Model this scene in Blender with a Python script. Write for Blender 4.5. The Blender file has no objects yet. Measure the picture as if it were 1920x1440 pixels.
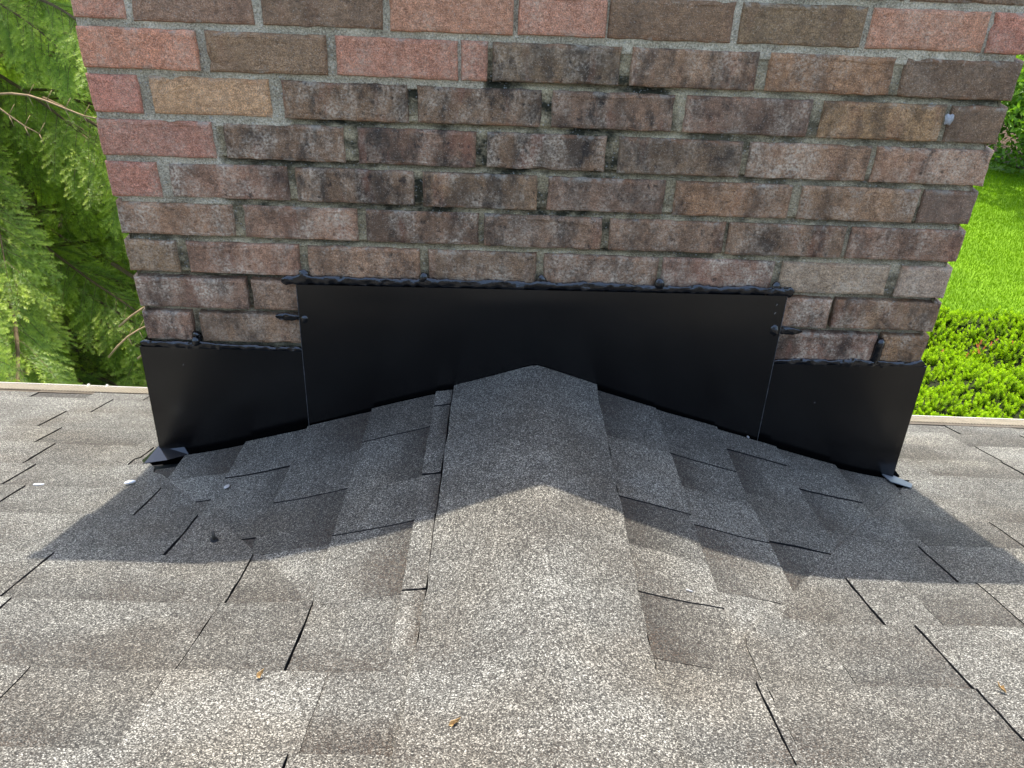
import bpy, math, random
import numpy as np
from mathutils import Matrix, Vector, noise
random.seed(7); np.random.seed(7)
S = bpy.context.scene
COL = S.collection

# ------------------------------------------------------------------ camera
cam = bpy.data.cameras.new('camera')
camo = bpy.data.objects.new('camera', cam); COL.objects.link(camo)
CR = Vector((0.99934290, 0.00239372, 0.03616683))
CU = Vector((-0.03177423, 0.53797315, 0.84236292))
CF = Vector((0.01744040, 0.84295858, -0.53769571))
m = Matrix((CR, CU, -CF)).transposed().to_4x4()
m.translation = Vector((-0.0684434, -1.3569135, 0.2648610))
camo.matrix_world = m
cam.sensor_width = 36; cam.lens = 36 * 1623.7325 / 1920
cam.clip_start = 0.02; cam.clip_end = 3000
S.camera = camo
S.render.resolution_x, S.render.resolution_y = 1024, 768

# ------------------------------------------------------------------ light
SUN_EL, SUN_AZ = math.radians(68.0), math.radians(-1.5)   # azimuth from +y towards +x
w = bpy.data.worlds.new('World'); S.world = w; w.use_nodes = True
nt = w.node_tree
sky = nt.nodes.new('ShaderNodeTexSky'); sky.sky_type = 'NISHITA'; sky.sun_disc = False
sky.air_density = 1.0; sky.dust_density = 2.0; sky.ozone_density = 0.0
sky.sun_elevation = SUN_EL; sky.sun_rotation = SUN_AZ
bg = nt.nodes['Background']; bg.inputs[1].default_value = 0.15
nt.links.new(sky.outputs[0], bg.inputs[0])
sun = bpy.data.lights.new('sun', 'SUN'); sun.energy = 2.25; sun.angle = math.radians(0.55); sun.color = (1, 0.955, 0.89)
suno = bpy.data.objects.new('sun', sun); COL.objects.link(suno)
sd = Vector((math.sin(SUN_AZ) * math.cos(SUN_EL), math.cos(SUN_AZ) * math.cos(SUN_EL), math.sin(SUN_EL)))
suno.rotation_euler = sd.to_track_quat('Z', 'Y').to_euler()
suno.location = (0, 5, 12)
vs = S.view_settings; vs.view_transform = 'Standard'; vs.look = 'None'; vs.gamma = 1; vs.use_curve_mapping = False
vs.exposure = 1.98
S.cycles.max_bounces = 4; S.cycles.diffuse_bounces = 3; S.cycles.glossy_bounces = 2; S.cycles.transmission_bounces = 2

# ------------------------------------------------------------------ node helpers
class NB:
    def __init__(self, name):
        self.m = bpy.data.materials.new(name); self.m.use_nodes = True
        self.t = self.m.node_tree; self.t.nodes.clear()
        self.out = self.t.nodes.new('ShaderNodeOutputMaterial')
    def n(self, typ, **kw):
        nd = self.t.nodes.new(typ)
        for k, v in kw.items(): setattr(nd, k, v)
        return nd
    def L(self, a, b): self.t.links.new(a, b)
    def put(self, sock, v):
        if hasattr(v, 'is_linked'): self.L(v, sock)
        else:
            if isinstance(v, tuple) and len(v) == 3 and sock.type == 'RGBA': v = v + (1,)
            sock.default_value = v
    def math(self, op, a, b=0.0, clamp=False):
        nd = self.n('ShaderNodeMath', operation=op, use_clamp=clamp)
        self.put(nd.inputs[0], a); self.put(nd.inputs[1], b); return nd.outputs[0]
    def mix(self, f, a, b, mode='MIX'):
        nd = self.n('ShaderNodeMix', data_type='RGBA', blend_type=mode)
        self.put(nd.inputs[0], f); self.put(nd.inputs[6], a); self.put(nd.inputs[7], b); return nd.outputs[2]
    def noise(self, co, scale, detail=2.0, rough=0.5, dist=0.0):
        nd = self.n('ShaderNodeTexNoise'); self.put(nd.inputs['Vector'], co)
        nd.inputs['Scale'].default_value = scale; nd.inputs['Detail'].default_value = detail
        nd.inputs['Roughness'].default_value = rough; nd.inputs['Distortion'].default_value = dist
        return nd.outputs['Fac']
    def voro(self, co, scale):
        nd = self.n('ShaderNodeTexVoronoi'); self.put(nd.inputs['Vector'], co); nd.inputs['Scale'].default_value = scale
        return nd
    def ramp(self, f, *stops, interp='LINEAR'):
        nd = self.n('ShaderNodeValToRGB'); cr = nd.color_ramp; cr.interpolation = interp
        while len(cr.elements) < len(stops): cr.elements.new(0.5)
        for e, (p, c) in zip(cr.elements, stops):
            e.position = p
            e.color = (c, c, c, 1) if isinstance(c, (int, float)) else tuple(c) + (1,)
        self.put(nd.inputs[0], f); return nd.outputs[0]
    def scale(self, co, v):
        nd = self.n('ShaderNodeVectorMath', operation='MULTIPLY'); self.put(nd.inputs[0], co); nd.inputs[1].default_value = v
        return nd.outputs[0]
    def add(self, co, v):
        nd = self.n('ShaderNodeVectorMath', operation='ADD'); self.put(nd.inputs[0], co); self.put(nd.inputs[1], v)
        return nd.outputs[0]
    def obj(self): return self.n('ShaderNodeTexCoord').outputs['Object']
    def attr(self, name, typ='OBJECT', out='Fac'):
        return self.n('ShaderNodeAttribute', attribute_name=name, attribute_type=typ).outputs[out]
    def bump(self, h, strength=0.5, dist=0.002, prev=None):
        nd = self.n('ShaderNodeBump'); nd.inputs['Strength'].default_value = strength; nd.inputs['Distance'].default_value = dist
        self.put(nd.inputs['Height'], h)
        if prev is not None: self.L(prev, nd.inputs['Normal'])
        return nd.outputs[0]
    def principled(self, col, rough=0.8, spec=0.3, normal=None, metal=0.0):
        b = self.n('ShaderNodeBsdfPrincipled')
        self.put(b.inputs['Base Color'], col); self.put(b.inputs['Roughness'], rough)
        self.put(b.inputs['Specular IOR Level'], spec); b.inputs['Metallic'].default_value = metal
        if normal is not None: self.L(normal, b.inputs['Normal'])
        self.L(b.outputs[0], self.out.inputs[0]); return b

def mat_granule():
    b = NB('shingle_granules'); co = b.obj()
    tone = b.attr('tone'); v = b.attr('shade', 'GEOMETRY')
    v1 = b.voro(co, 900).outputs['Color']; v2 = b.voro(b.add(co, (3.1, 1.7, 0.4)), 600).outputs['Color']
    sp = b.n('ShaderNodeSeparateColor'); b.L(v1, sp.inputs[0])
    sp2 = b.n('ShaderNodeSeparateColor'); b.L(v2, sp2.inputs[0])
    mix = b.math('ADD', b.math('MULTIPLY', sp.outputs[0], 0.50), b.math('ADD', 0.09, b.math('MULTIPLY', sp2.outputs[1], 0.32)))
    big = b.noise(co, 7.5, 2, 0.55); mid = b.noise(co, 28, 2, 0.6)
    g = b.math('ADD', mix, b.math('MULTIPLY', b.math('SUBTRACT', big, 0.5), 0.2))
    g = b.math('ADD', g, b.math('MULTIPLY', b.math('SUBTRACT', mid, 0.5), 0.12))
    g = b.math('ADD', g, b.math('MULTIPLY', b.math('SUBTRACT', tone, 0.5), 0.22))
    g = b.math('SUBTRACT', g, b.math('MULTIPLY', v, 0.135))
    col = b.ramp(g, (0.14, (0.011, 0.0103, 0.0088)), (0.38, (0.039, 0.0365, 0.0305)), (0.54, (0.079, 0.0745, 0.062)), (0.70, (0.172, 0.164, 0.138)), (0.88, (0.41, 0.395, 0.335)))
    # brown granules mixed in
    bf = b.ramp(sp.outputs[2], (0.70, 0.0), (0.74, 1.0))
    brn = b.ramp(big, (0.36, 0.5), (0.66, 0.05))
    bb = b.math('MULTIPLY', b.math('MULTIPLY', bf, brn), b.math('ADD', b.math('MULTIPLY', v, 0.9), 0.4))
    col = b.mix(bb, col, (0.085, 0.056, 0.035))
    ta = b.ramp(b.noise(b.add(co, (1, 4, 7)), 4.2, 2, 0.6), (0.42, 0.0), (0.7, 0.4))
    col = b.mix(ta, col, b.mix(1.0, col, (0.86, 0.74, 0.6), 'MULTIPLY'))
    h = b.math('ADD', sp.outputs[1], b.math('MULTIPLY', sp2.outputs[0], 0.6))
    n2 = b.bump(h, 0.5, 0.0011)
    b.principled(col, 0.85, 0.25, n2)
    return b.m

def mat_asphalt():
    b = NB('asphalt_edge'); co = b.obj()
    b.principled(b.ramp(b.noise(co, 300, 2), (0.3, (0.006, 0.006, 0.006)), (0.8, (0.03, 0.028, 0.027))), 0.75, 0.25)
    return b.m

def mat_brick():
    b = NB('fired_brick'); co0 = b.obj()
    rnd = b.n('ShaderNodeObjectInfo').outputs['Random']
    cmb = b.n('ShaderNodeCombineXYZ'); b.put(cmb.inputs[0], b.math('MULTIPLY', rnd, 37.0)); b.put(cmb.inputs[1], b.math('MULTIPLY', rnd, 11.0)); b.put(cmb.inputs[2], b.math('MULTIPLY', rnd, 23.0))
    co = b.add(co0, cmb.outputs[0])
    tint = b.attr('tint', out='Color'); age = b.attr('age'); pale = b.attr('pale')
    f = b.noise(co, 130, 4, 0.65); f2 = b.noise(co, 620, 2, 0.6)
    k = b.math('ADD', b.math('MULTIPLY', f, 0.5), b.math('MULTIPLY', f2, 0.9))
    col = b.mix(1.0, tint, b.ramp(k, (0.44, 0.36), (0.7, 1.0), (0.92, 1.85)), 'MULTIPLY')
    # fired colour variation along the brick
    v = b.ramp(b.noise(b.scale(co, (1.0, 1.0, 0.45)), 17, 3, 0.6), (0.40, 0.0), (0.62, 1.0))
    col = b.mix(b.math('MULTIPLY', v, b.math('MULTIPLY', age, 0.85)), col, (0.070, 0.050, 0.033))
    # reddish patches, vertical
    rp = b.ramp(b.noise(b.add(b.scale(co, (1.0, 1.0, 0.25)), (5, 5, 5)), 26, 3, 0.6), (0.56, 0.0), (0.68, 1.0))
    col = b.mix(b.math('MULTIPLY', rp, b.math('MULTIPLY', age, 0.4)), col, (0.30, 0.105, 0.06))
    # lime bloom
    wp = b.ramp(b.noise(b.add(b.scale(co, (1, 1, 0.6)), (2, 8, 3)), 24, 5, 0.7), (0.45, 0.0), (0.66, 1.0))
    wp = b.math('MULTIPLY', wp, b.ramp(b.noise(co, 240, 3, 0.6), (0.40, 0.1), (0.62, 1.0)))
    col = b.mix(b.math('MULTIPLY', wp, pale), col, (0.76, 0.60, 0.42))
    # rust-orange arrises and chips
    sp = b.n('ShaderNodeSeparateXYZ'); b.L(co0, sp.inputs[0])
    ed = b.ramp(b.math('ABSOLUTE', sp.outputs[2]), (0.0205, 0.0), (0.0275, 1.0))
    ed = b.math('MULTIPLY', ed, b.ramp(b.noise(b.add(co, (7, 1, 1)), 20, 4, 0.7), (0.52, 0.0), (0.64, 1.0)))
    col = b.mix(b.math('MULTIPLY', ed, 0.5), col, (0.36, 0.15, 0.06))
    # soot with sharp edges, and mortar smeared over the arrises
    so = b.ramp(b.noise(b.add(b.scale(co, (1, 1, 0.55)), (4, 2, 9)), 31, 5, 0.72), (0.50, 0.0), (0.63, 1.0))
    col = b.mix(b.math('MULTIPLY', so, b.math('MULTIPLY', age, 0.85)), col, (0.036, 0.0275, 0.020))
    sm = b.math('MULTIPLY', b.ramp(b.math('ABSOLUTE', sp.outputs[2]), (0.0215, 0.0), (0.0285, 1.0)), b.ramp(b.noise(b.add(co, (3, 9, 1)), 34, 4, 0.7), (0.55, 0.0), (0.62, 1.0)))
    col = b.mix(b.math('MULTIPLY', sm, 0.7), col, (0.42, 0.37, 0.28))
    # sparkle of sand grains
    spk = b.ramp(b.voro(co, 800).outputs['Color'], (0.80, 0.0), (0.9, 1.0))
    col = b.mix(b.math('MULTIPLY', spk, 0.3), col, (0.68, 0.57, 0.44))
    dk = b.ramp(b.noise(co, 75, 3, 0.7), (0.30, 1.0), (0.40, 0.0))
    col = b.mix(b.math('MULTIPLY', dk, b.math('ADD', 0.2, b.math('MULTIPLY', age, 0.6))), col, (0.02, 0.017, 0.015))
    n1 = b.bump(f2, 0.9, 0.002)
    n2 = b.bump(b.noise(co, 75, 4, 0.7), 1.0, 0.006, n1)
    b.principled(col, 0.82, 0.3, n2)
    return b.m

def mat_mortar():
    b = NB('mortar'); co = b.obj()
    wear = b.attr('wear', 'GEOMETRY')
    f = b.noise(co, 420, 3, 0.7); g = b.noise(co, 16, 4, 0.65)
    col = b.ramp(b.math('ADD', b.math('MULTIPLY', f, 0.7), b.math('MULTIPLY', g, 0.4)), (0.42, (0.25, 0.204, 0.135)), (0.55, (0.57, 0.475, 0.32)), (0.70, (0.94, 0.80, 0.57)))
    old = b.mix(1.0, col, (0.84, 0.80, 0.68), 'MULTIPLY')
    col = b.mix(wear, col, old)
    st = b.ramp(b.noise(b.add(b.scale(co, (1, 1, 1.5)), (3, 3, 3)), 9, 5, 0.7), (0.46, 0.0), (0.6, 1.0))
    st = b.math('MULTIPLY', st, wear)
    col = b.mix(b.math('MULTIPLY', st, 0.9), col, (0.05, 0.046, 0.026))
    sand = b.ramp(b.voro(co, 480).outputs['Color'], (0.82, 0.0), (0.9, 1.0))
    col = b.mix(b.math('MULTIPLY', sand, 0.4), col, (0.6, 0.58, 0.53))
    n = b.bump(f, 1.0, 0.004); n = b.bump(b.noise(co, 90, 3, 0.6), 0.8, 0.007, n)
    b.principled(col, 0.9, 0.2, n)
    return b.m

def simple(name, col, rough=0.6, spec=0.4, metal=0.0, var=0.25, scale=60, bump=0.0, bd=0.002):
    b = NB(name); co = b.obj(); f = b.noise(co, scale, 4, 0.6)
    lo = tuple(c * (1 - var) for c in col); hi = tuple(min(1, c * (1 + var)) for c in col)
    nrm = b.bump(f, bump, bd) if bump else None
    b.principled(b.ramp(f, (0.3, lo), (0.7, hi)), rough, spec, nrm, metal); return b.m

def mat_flash():
    b = NB('black_coated_metal'); co = b.obj()
    dust = b.ramp(b.noise(co, 900, 2, 0.6), (0.74, 0.0), (0.80, 1.0))
    dust = b.math('MULTIPLY', dust, b.ramp(b.noise(co, 14, 3), (0.5, 0.0), (0.7, 0.5)))
    col = b.mix(dust, (0.0012, 0.0012, 0.0013), (0.10, 0.10, 0.095))
    r = b.ramp(b.noise(co, 9, 3), (0.3, 0.23), (0.7, 0.27))
    n = b.bump(b.noise(co, 5, 1), 0.12, 0.01)
    b.principled(col, r, 0.75, n); return b.m

def mat_leaf(name, c0, c1, trans, tcol, scale=3.0, rough=0.5, spec=0.3, fw=0.5):
    b = NB(name); co = b.obj()
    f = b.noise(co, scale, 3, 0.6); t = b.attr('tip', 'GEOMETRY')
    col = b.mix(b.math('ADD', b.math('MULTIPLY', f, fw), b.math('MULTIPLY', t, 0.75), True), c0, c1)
    p = b.principled(col, rough, spec)
    tr = b.n('ShaderNodeBsdfTranslucent'); b.put(tr.inputs[0], b.mix(1.0, col, tcol, 'MULTIPLY'))
    ms = b.n('ShaderNodeMixShader'); ms.inputs[0].default_value = trans
    b.L(p.outputs[0], ms.inputs[1]); b.L(tr.outputs[0], ms.inputs[2]); b.L(ms.outputs[0], b.out.inputs[0])
    return b.m

def mat_lawn():
    b = NB('lawn_turf'); co = b.obj()
    f = b.math('ADD', b.math('MULTIPLY', b.noise(co, 2.2, 3), 0.5), b.math('MULTIPLY', b.noise(b.scale(co, (1, 0.5, 1)), 70, 3, 0.7), 0.6))
    col = b.ramp(f, (0.3, (0.05, 0.115, 0.006)), (0.7, (0.17, 0.30, 0.012)))
    b.principled(col, 0.8, 0.1, b.bump(b.noise(co, 120, 2), 0.8, 0.02)); return b.m

M = dict(
    gran=mat_granule(), asph=mat_asphalt(), brick=mat_brick(), mortar=mat_mortar(), flash=mat_flash(),
    seal=simple('roof_sealant', (0.004, 0.0042, 0.005), 0.12, 0.75, var=0.3, bump=0.5, bd=0.006),
    galv=simple('galvanised_steel', (0.16, 0.175, 0.19), 0.5, 0.4, 0.4, 0.1, 30),
    cut=simple('glint_grey', (0.09, 0.09, 0.09), 0.5, 0.4, 0.0, 0.9, 160),  # painted highlight: lighter grey for the light on the panel edges
    cream=simple('cream_aluminium', (0.50, 0.46, 0.38), 0.45, 0.4, 0.0, 0.08, 25),
    rib=simple('guard_rib', (0.40, 0.34, 0.25), 0.5, 0.3, 0.0, 0.15, 40),
    tan=simple('weathered_guard', (0.085, 0.065, 0.042), 0.6, 0.3, 0.0, 0.3, 60),
    conc=simple('concrete', (0.33, 0.32, 0.30), 0.9, 0.2, 0.0, 0.25, 40, 0.5),
    deck=simple('underlayment', (0.012, 0.012, 0.012), 0.8, 0.2),
    white=simple('white_caulk', (0.8, 0.79, 0.75), 0.5, 0.4, var=0.06),
    nail=simple('rusty_nail', (0.07, 0.06, 0.045), 0.6, 0.4, 0.4),
    dry=simple('dry_leaf_tissue', (0.34, 0.21, 0.08), 0.7, 0.3, var=0.3, scale=200),
    seed=simple('pale_seed_wing', (0.34, 0.33, 0.31), 0.6, 0.3, var=0.3, scale=200),
    bark=simple('spruce_bark', (0.10, 0.07, 0.05), 0.9, 0.2, var=0.4, scale=25, bump=0.7, bd=0.01),
    twig=simple('dry_twig', (0.27, 0.18, 0.10), 0.85, 0.2, var=0.3),
    stem=simple('spruce_shoot', (0.11, 0.075, 0.04), 0.85, 0.2, var=0.3),
    mulch=simple('bark_mulch', (0.07, 0.045, 0.03), 0.95, 0.1, var=0.5, scale=30, bump=0.9, bd=0.03),
    needle=mat_leaf('spruce_needles', (0.065, 0.16, 0.04), (0.74, 0.82, 0.13), 0.46, (1.3, 1.4, 0.4), 2.0, 0.42, 0.35, 0.22),
    yew=mat_leaf('yew_leaves', (0.03, 0.08, 0.003), (0.29, 0.44, 0.006), 0.38, (1.2, 1.3, 0.3), 9.0, 0.6, 0.12),
    red=mat_leaf('orange_new_growth', (0.4, 0.10, 0.03), (0.5, 0.16, 0.05), 0.3, (1.2, 0.9, 0.5), 9.0),
    leaf=mat_leaf('broad_leaves', (0.04, 0.10, 0.008), (0.20, 0.33, 0.03), 0.42, (1.3, 1.5, 0.6), 1.5),
    grass=mat_leaf('grass_blades', (0.06, 0.14, 0.004), (0.20, 0.335, 0.010), 0.4, (1.2, 1.3, 0.2), 1.6, 0.8, 0.03),
    lawn=mat_lawn(),
)

# ------------------------------------------------------------------ object helpers
def mesh(name, V, F, mats, midx=None, smooth=False, attrs=None):
    me = bpy.data.meshes.new(name); me.from_pydata([tuple(v) for v in V], [], F)
    for mt in (mats if isinstance(mats, (list, tuple)) else [mats]): me.materials.append(mt)
    if midx is not None: me.polygons.foreach_set('material_index', midx)
    if smooth: me.polygons.foreach_set('use_smooth', [True] * len(F))
    for k, vals in (attrs or {}).items():
        a = me.attributes.new(k, 'FLOAT', 'POINT'); a.data.foreach_set('value', vals)
    me.update(); return me
def link(name, me, parent=None, loc=(0, 0, 0)):
    o = bpy.data.objects.new(name, me); COL.objects.link(o); o.location = loc
    if parent is not None: o.parent = parent
    return o
def tag(o, label=None, cat=None, group=None, kind=None):
    for k, v in (('label', label), ('category', cat), ('group', group), ('kind', kind)):
        if v: o[k] = v
    return o
def empty(name, loc=(0, 0, 0)):
    return link(name, None, None, loc)
def box(a, b):
    V = [(x, y, z) for x in (a[0], b[0]) for y in (a[1], b[1]) for z in (a[2], b[2])]
    return V, [(0, 1, 3, 2), (4, 6, 7, 5), (0, 4, 5, 1), (2, 3, 7, 6), (0, 2, 6, 4), (1, 5, 7, 3)]
def tube(path, rad, n=6, cap=True):
    V, F = [], []
    P = [Vector(p) for p in path]
    for i, p in enumerate(P):
        d = (P[min(i + 1, len(P) - 1)] - P[max(i - 1, 0)]).normalized()
        a = d.orthogonal().normalized() if i == 0 else (a - d * a.dot(d)).normalized()
        c = d.cross(a); r = rad[i] if hasattr(rad, '__len__') else rad
        for k in range(n):
            t = 2 * math.pi * k / n
            V.append(p + (a * math.cos(t) + c * math.sin(t)) * r)
    for i in range(len(P) - 1):
        for k in range(n):
            F.append((i * n + k, i * n + (k + 1) % n, (i + 1) * n + (k + 1) % n, (i + 1) * n + k))
    if cap: F.append(tuple(range(n))[::-1]); F.append(tuple((len(P) - 1) * n + k for k in range(n)))
    return V, F

# ------------------------------------------------------------------ roof surface
PITCH = math.radians(21.5); TP = math.tan(PITCH); CP = math.cos(PITCH); Z0 = -0.81
def HH(x, y):
    main = Z0 - TP * y
    if y >= 0: return main
    cr = -0.560 - 0.118 * y - 0.345 * (math.sqrt(x * x + 0.00006) - 0.0077)
    k = 0.05; h = max(k - abs(main - cr), 0) / k
    return max(main, cr) + h * h * k * 0.25
def wav(x, y):
    return 0.0022 * noise.noise((x * 6, y * 6, 0.3)) + 0.003 * noise.noise((x * 1.7, y * 1.7, 4.3))
def H(x, y): return HH(x, y) + wav(x, y)
def xv(y): return 0.80 + 0.82 * y          # half-width of the cricket's cover at y (<0)

def patch(grid, lift, raise_, edge_jit=0.0008, soft=False, amp=None):
    """grid[i][j] = (x, y): i across, j down the slope. Top sheet with a sawtooth rise and black cut edges."""
    nu, nv = len(grid), len(grid[0]); V, F, mi, sh = [], [], [], []
    amp = (random.uniform(.05, .4) if raise_ > .001 else random.uniform(.4, 1.0)) if amp is None else amp; wide = random.uniform(1.2, 2.0)
    for i in range(nu):
        for j in range(nv):
            x, y = grid[i][j]; v = j / (nv - 1)
            if i in (0, nu - 1) or j in (0, nv - 1):
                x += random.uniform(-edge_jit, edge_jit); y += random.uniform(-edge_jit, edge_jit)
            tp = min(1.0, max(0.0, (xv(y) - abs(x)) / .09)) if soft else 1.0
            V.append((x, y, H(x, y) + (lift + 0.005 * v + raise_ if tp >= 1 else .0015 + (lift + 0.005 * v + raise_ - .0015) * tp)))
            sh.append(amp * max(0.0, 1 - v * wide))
    for i in range(nu - 1):
        for j in range(nv - 1):
            F.append((i * nv + j, (i + 1) * nv + j, (i + 1) * nv + j + 1, i * nv + j + 1)); mi.append(0)
    ring = [(i, 0) for i in range(nu)] + [(nu - 1, j) for j in range(1, nv)] + [(i, nv - 1) for i in range(nu - 2, -1, -1)] + [(0, j) for j in range(nv - 2, 0, -1)]
    base = len(V)
    for (i, j) in ring:
        a = V[i * nv + j]; V.append((a[0], a[1], HH(a[0], a[1]) - 0.004)); sh.append(0)
    n = len(ring)
    for k in range(n):
        a = ring[k]; c = ring[(k + 1) % n]
        F.append((a[0] * nv + a[1], base + k, base + (k + 1) % n, c[0] * nv + c[1])); mi.append(0 if soft and a[0] == c[0] == nu - 1 and xv(V[a[0] * nv + a[1]][1]) - abs(V[a[0] * nv + a[1]][0]) < .02 else 1)
    # consistent upward normals
    p0, p1, p2 = (Vector(V[q]) for q in F[0][:3])
    if (p1 - p0).cross(p2 - p0).z < 0: F = [tuple(reversed(f)) for f in F]
    return V, F, mi, sh

def shingle_obj(grid, parent, lift=0.003, raise_=0.0, tone=None, name='shingle', soft=False):
    V, F, mi, sh = patch(grid, lift, raise_, soft=soft, amp=(random.uniform(.1, .5) if raise_ > .001 else random.uniform(.9, 1.6)) if soft else None)
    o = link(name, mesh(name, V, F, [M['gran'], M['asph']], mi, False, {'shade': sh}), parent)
    o['tone'] = random.gauss(0.5, 0.2) if tone is None else tone
    return o
def lin(a, b, n): return [a + (b - a) * i / (n - 1) for i in range(n)]

S_END = lambda x: 0.556 - 0.0236 * x
# deck below the shingles
V, F = [], []
xs = sorted(set([round(v, 3) for v in lin(-5, 5, 41)] + [round(v, 3) for v in lin(-1, 1, 51)]))
ys = sorted(set([round(v, 3) for v in lin(-3.2, -1.2, 9)] + [round(v, 3) for v in lin(-1.2, 0, 41)] + [0.12, 0.24, 0.36, 0.48]))
for x in xs:
    for y in ys + [S_END(x) * CP]: V.append((x, y, HH(x, y) - 0.0075))
ny = len(ys) + 1
for i in range(len(xs) - 1):
    for j in range(ny - 1): F.append((i * ny + j, (i + 1) * ny + j, (i + 1) * ny + j + 1, i * ny + j + 1))
roof = tag(link('roof', mesh('roof', V, F, M['deck'])), kind='structure')

GAP = 0.0018
def main_rows(side):
    if side < 0:
        return [0.66, 0.51, 0.372, 0.22, 0.088, -0.055, -0.185, -0.32, -0.477, -0.625, -0.788, -0.93, -1.075, -1.22, -1.365]
    return [0.66, 0.555, 0.425, 0.299, 0.165, 0.036, -0.109, -0.235, -0.36, -0.497, -0.636, -0.785, -0.93, -1.075, -1.22, -1.365]
# cuts between shingles seen in the photograph: (x, row interval centre)
JL = [(-1.262, .44), (-1.262, .55), (-1.2, .3), (-1.091, .3), (-1.108, .16), (-1.026, .15), (-1.041, .44), (-.906, .3), (-.974, .0), (-.94, -.12), (-.859, .05), (-.814, .15),
      (-.772, .02), (-.89, -.25), (-.770, -.12), (-.742, -.4), (-.668, -.25), (-.653, -.25), (-.541, -.4), (-.5285, -.4), (-.693, -.55), (-.672, -.7), (-.468, -.55), (-.408, -.55),
      (-.41, -.7), (-.413, -.85), (-.291, -.7), (-.62, -.99), (-.25, -1.0), (-.9, -1.0), (-.43, -1.14), (-.75, -.85)]
JR = [(1.096, .49), (1.05, .36), (.938, .23), (.838, .1), (1.27, .49), (1.041, .1), (.9, -.04), (.629, -.30), (.534, -.43), (.607, -.43), (.438, -.57), (.515, -.57), (.342, -.71),
      (.472, -.71), (.470, -.85), (.225, -.85), (.236, -.85), (.66, -1.0), (.3, -1.0), (.83, -.17), (1.15, -.3), (.95, -.57)]
STUFF = [[], [], [], []]
def build_main(side):
    rows = main_rows(side); J = JL if side < 0 else JR
    for r in range(len(rows) - 1):
        s1, s0 = rows[r], rows[r + 1]; mid = (s0 + s1) / 2
        j = sorted(abs(x) for x, s in J if s0 < s < s1)
        # extra joints away from the measured ones
        cuts = [(v, True) for v in j]
        x = 1.32 + random.uniform(0, .2)
        while x < 3.2:
            if all(abs(x - v) > .1 for v in j): cuts.append((x, True))
            x += random.uniform(.3, .55)
        inner = 0.0 if mid < -0.93 else None
        cuts = sorted(cuts)
        lo = 0.0 if s0 < -.95 else (0.722 if s0 > -0.02 else 0.05)
        if side > 0 and s0 < -.95: lo = 0.0
        edges = [(lo, False)] + cuts + [(3.3 + random.uniform(-.05, .05), True)]
        edges = [e for i, e in enumerate(edges) if i == 0 or e[0] > lo + .004]
        # laminated tabs: split long pieces without an open gap
        full = [edges[0]]
        for e in edges[1:]:
            a = full[-1][0]; span = e[0] - a
            while span > .26:
                wd = random.uniform(.09, .22); a += wd; span -= wd
                if span > .07: full.append((a, False))
            full.append(e)
        up = random.random() < .5
        for k in range(len(full) - 1):
            (xa, ga), (xb, gb) = full[k], full[k + 1]; up = not up
            g1, g2 = random.uniform(.0004, .0014), random.uniform(.0004, .0014); xa2 = xa + (g1 if ga else -.0006); xb2 = xb - (g2 if gb else -.0006)
            if xb2 - xa2 < .002: continue
            near = xa < 1.05 and s0 < 0.05
            nu = max(2, int((xb2 - xa2) / (.025 if near else .12)) + 2); nv = 7 if near else 4
            grid = []; ok = False
            sv = lin(s0 - .004, s1, nv)
            se = [min(s, S_END(side * .5 * (xa + xb))) for s in sv]
            if se[-1] - se[0] < .02: continue
            for i in range(nu):
                col = []
                for s in se:
                    y = s * CP; a, b2 = xa2, xb2
                    lim = xv(y) - .035 if y < 0 else .722
                    if y < 0 and y > -.11: lim = max(lim, .70)
                    if s0 > -.9: a = max(a, lim); b2 = max(b2, lim)
                    if b2 - a > .003: ok = True
                    col.append((side * (a + (b2 - a) * i / (nu - 1)), y))
                grid.append(col)
            if not ok: continue
            if side < 0: grid = grid[::-1]
            raise_ = .002 if up else 0.0
            tone = random.gauss(.52 if up else .47, .10)
            if xa > 1.5 or s0 < -1.07:
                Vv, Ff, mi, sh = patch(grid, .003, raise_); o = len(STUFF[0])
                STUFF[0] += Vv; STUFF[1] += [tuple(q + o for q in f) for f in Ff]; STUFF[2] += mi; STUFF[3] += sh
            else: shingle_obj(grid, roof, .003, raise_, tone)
build_main(-1); build_main(1)
o = link('shingle_field', mesh('shingle_field', STUFF[0], STUFF[1], [M['gran'], M['asph']], STUFF[2], False, {'shade': STUFF[3]}), roof)
o['tone'] = .5; o['kind'] = 'stuff'

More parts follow.
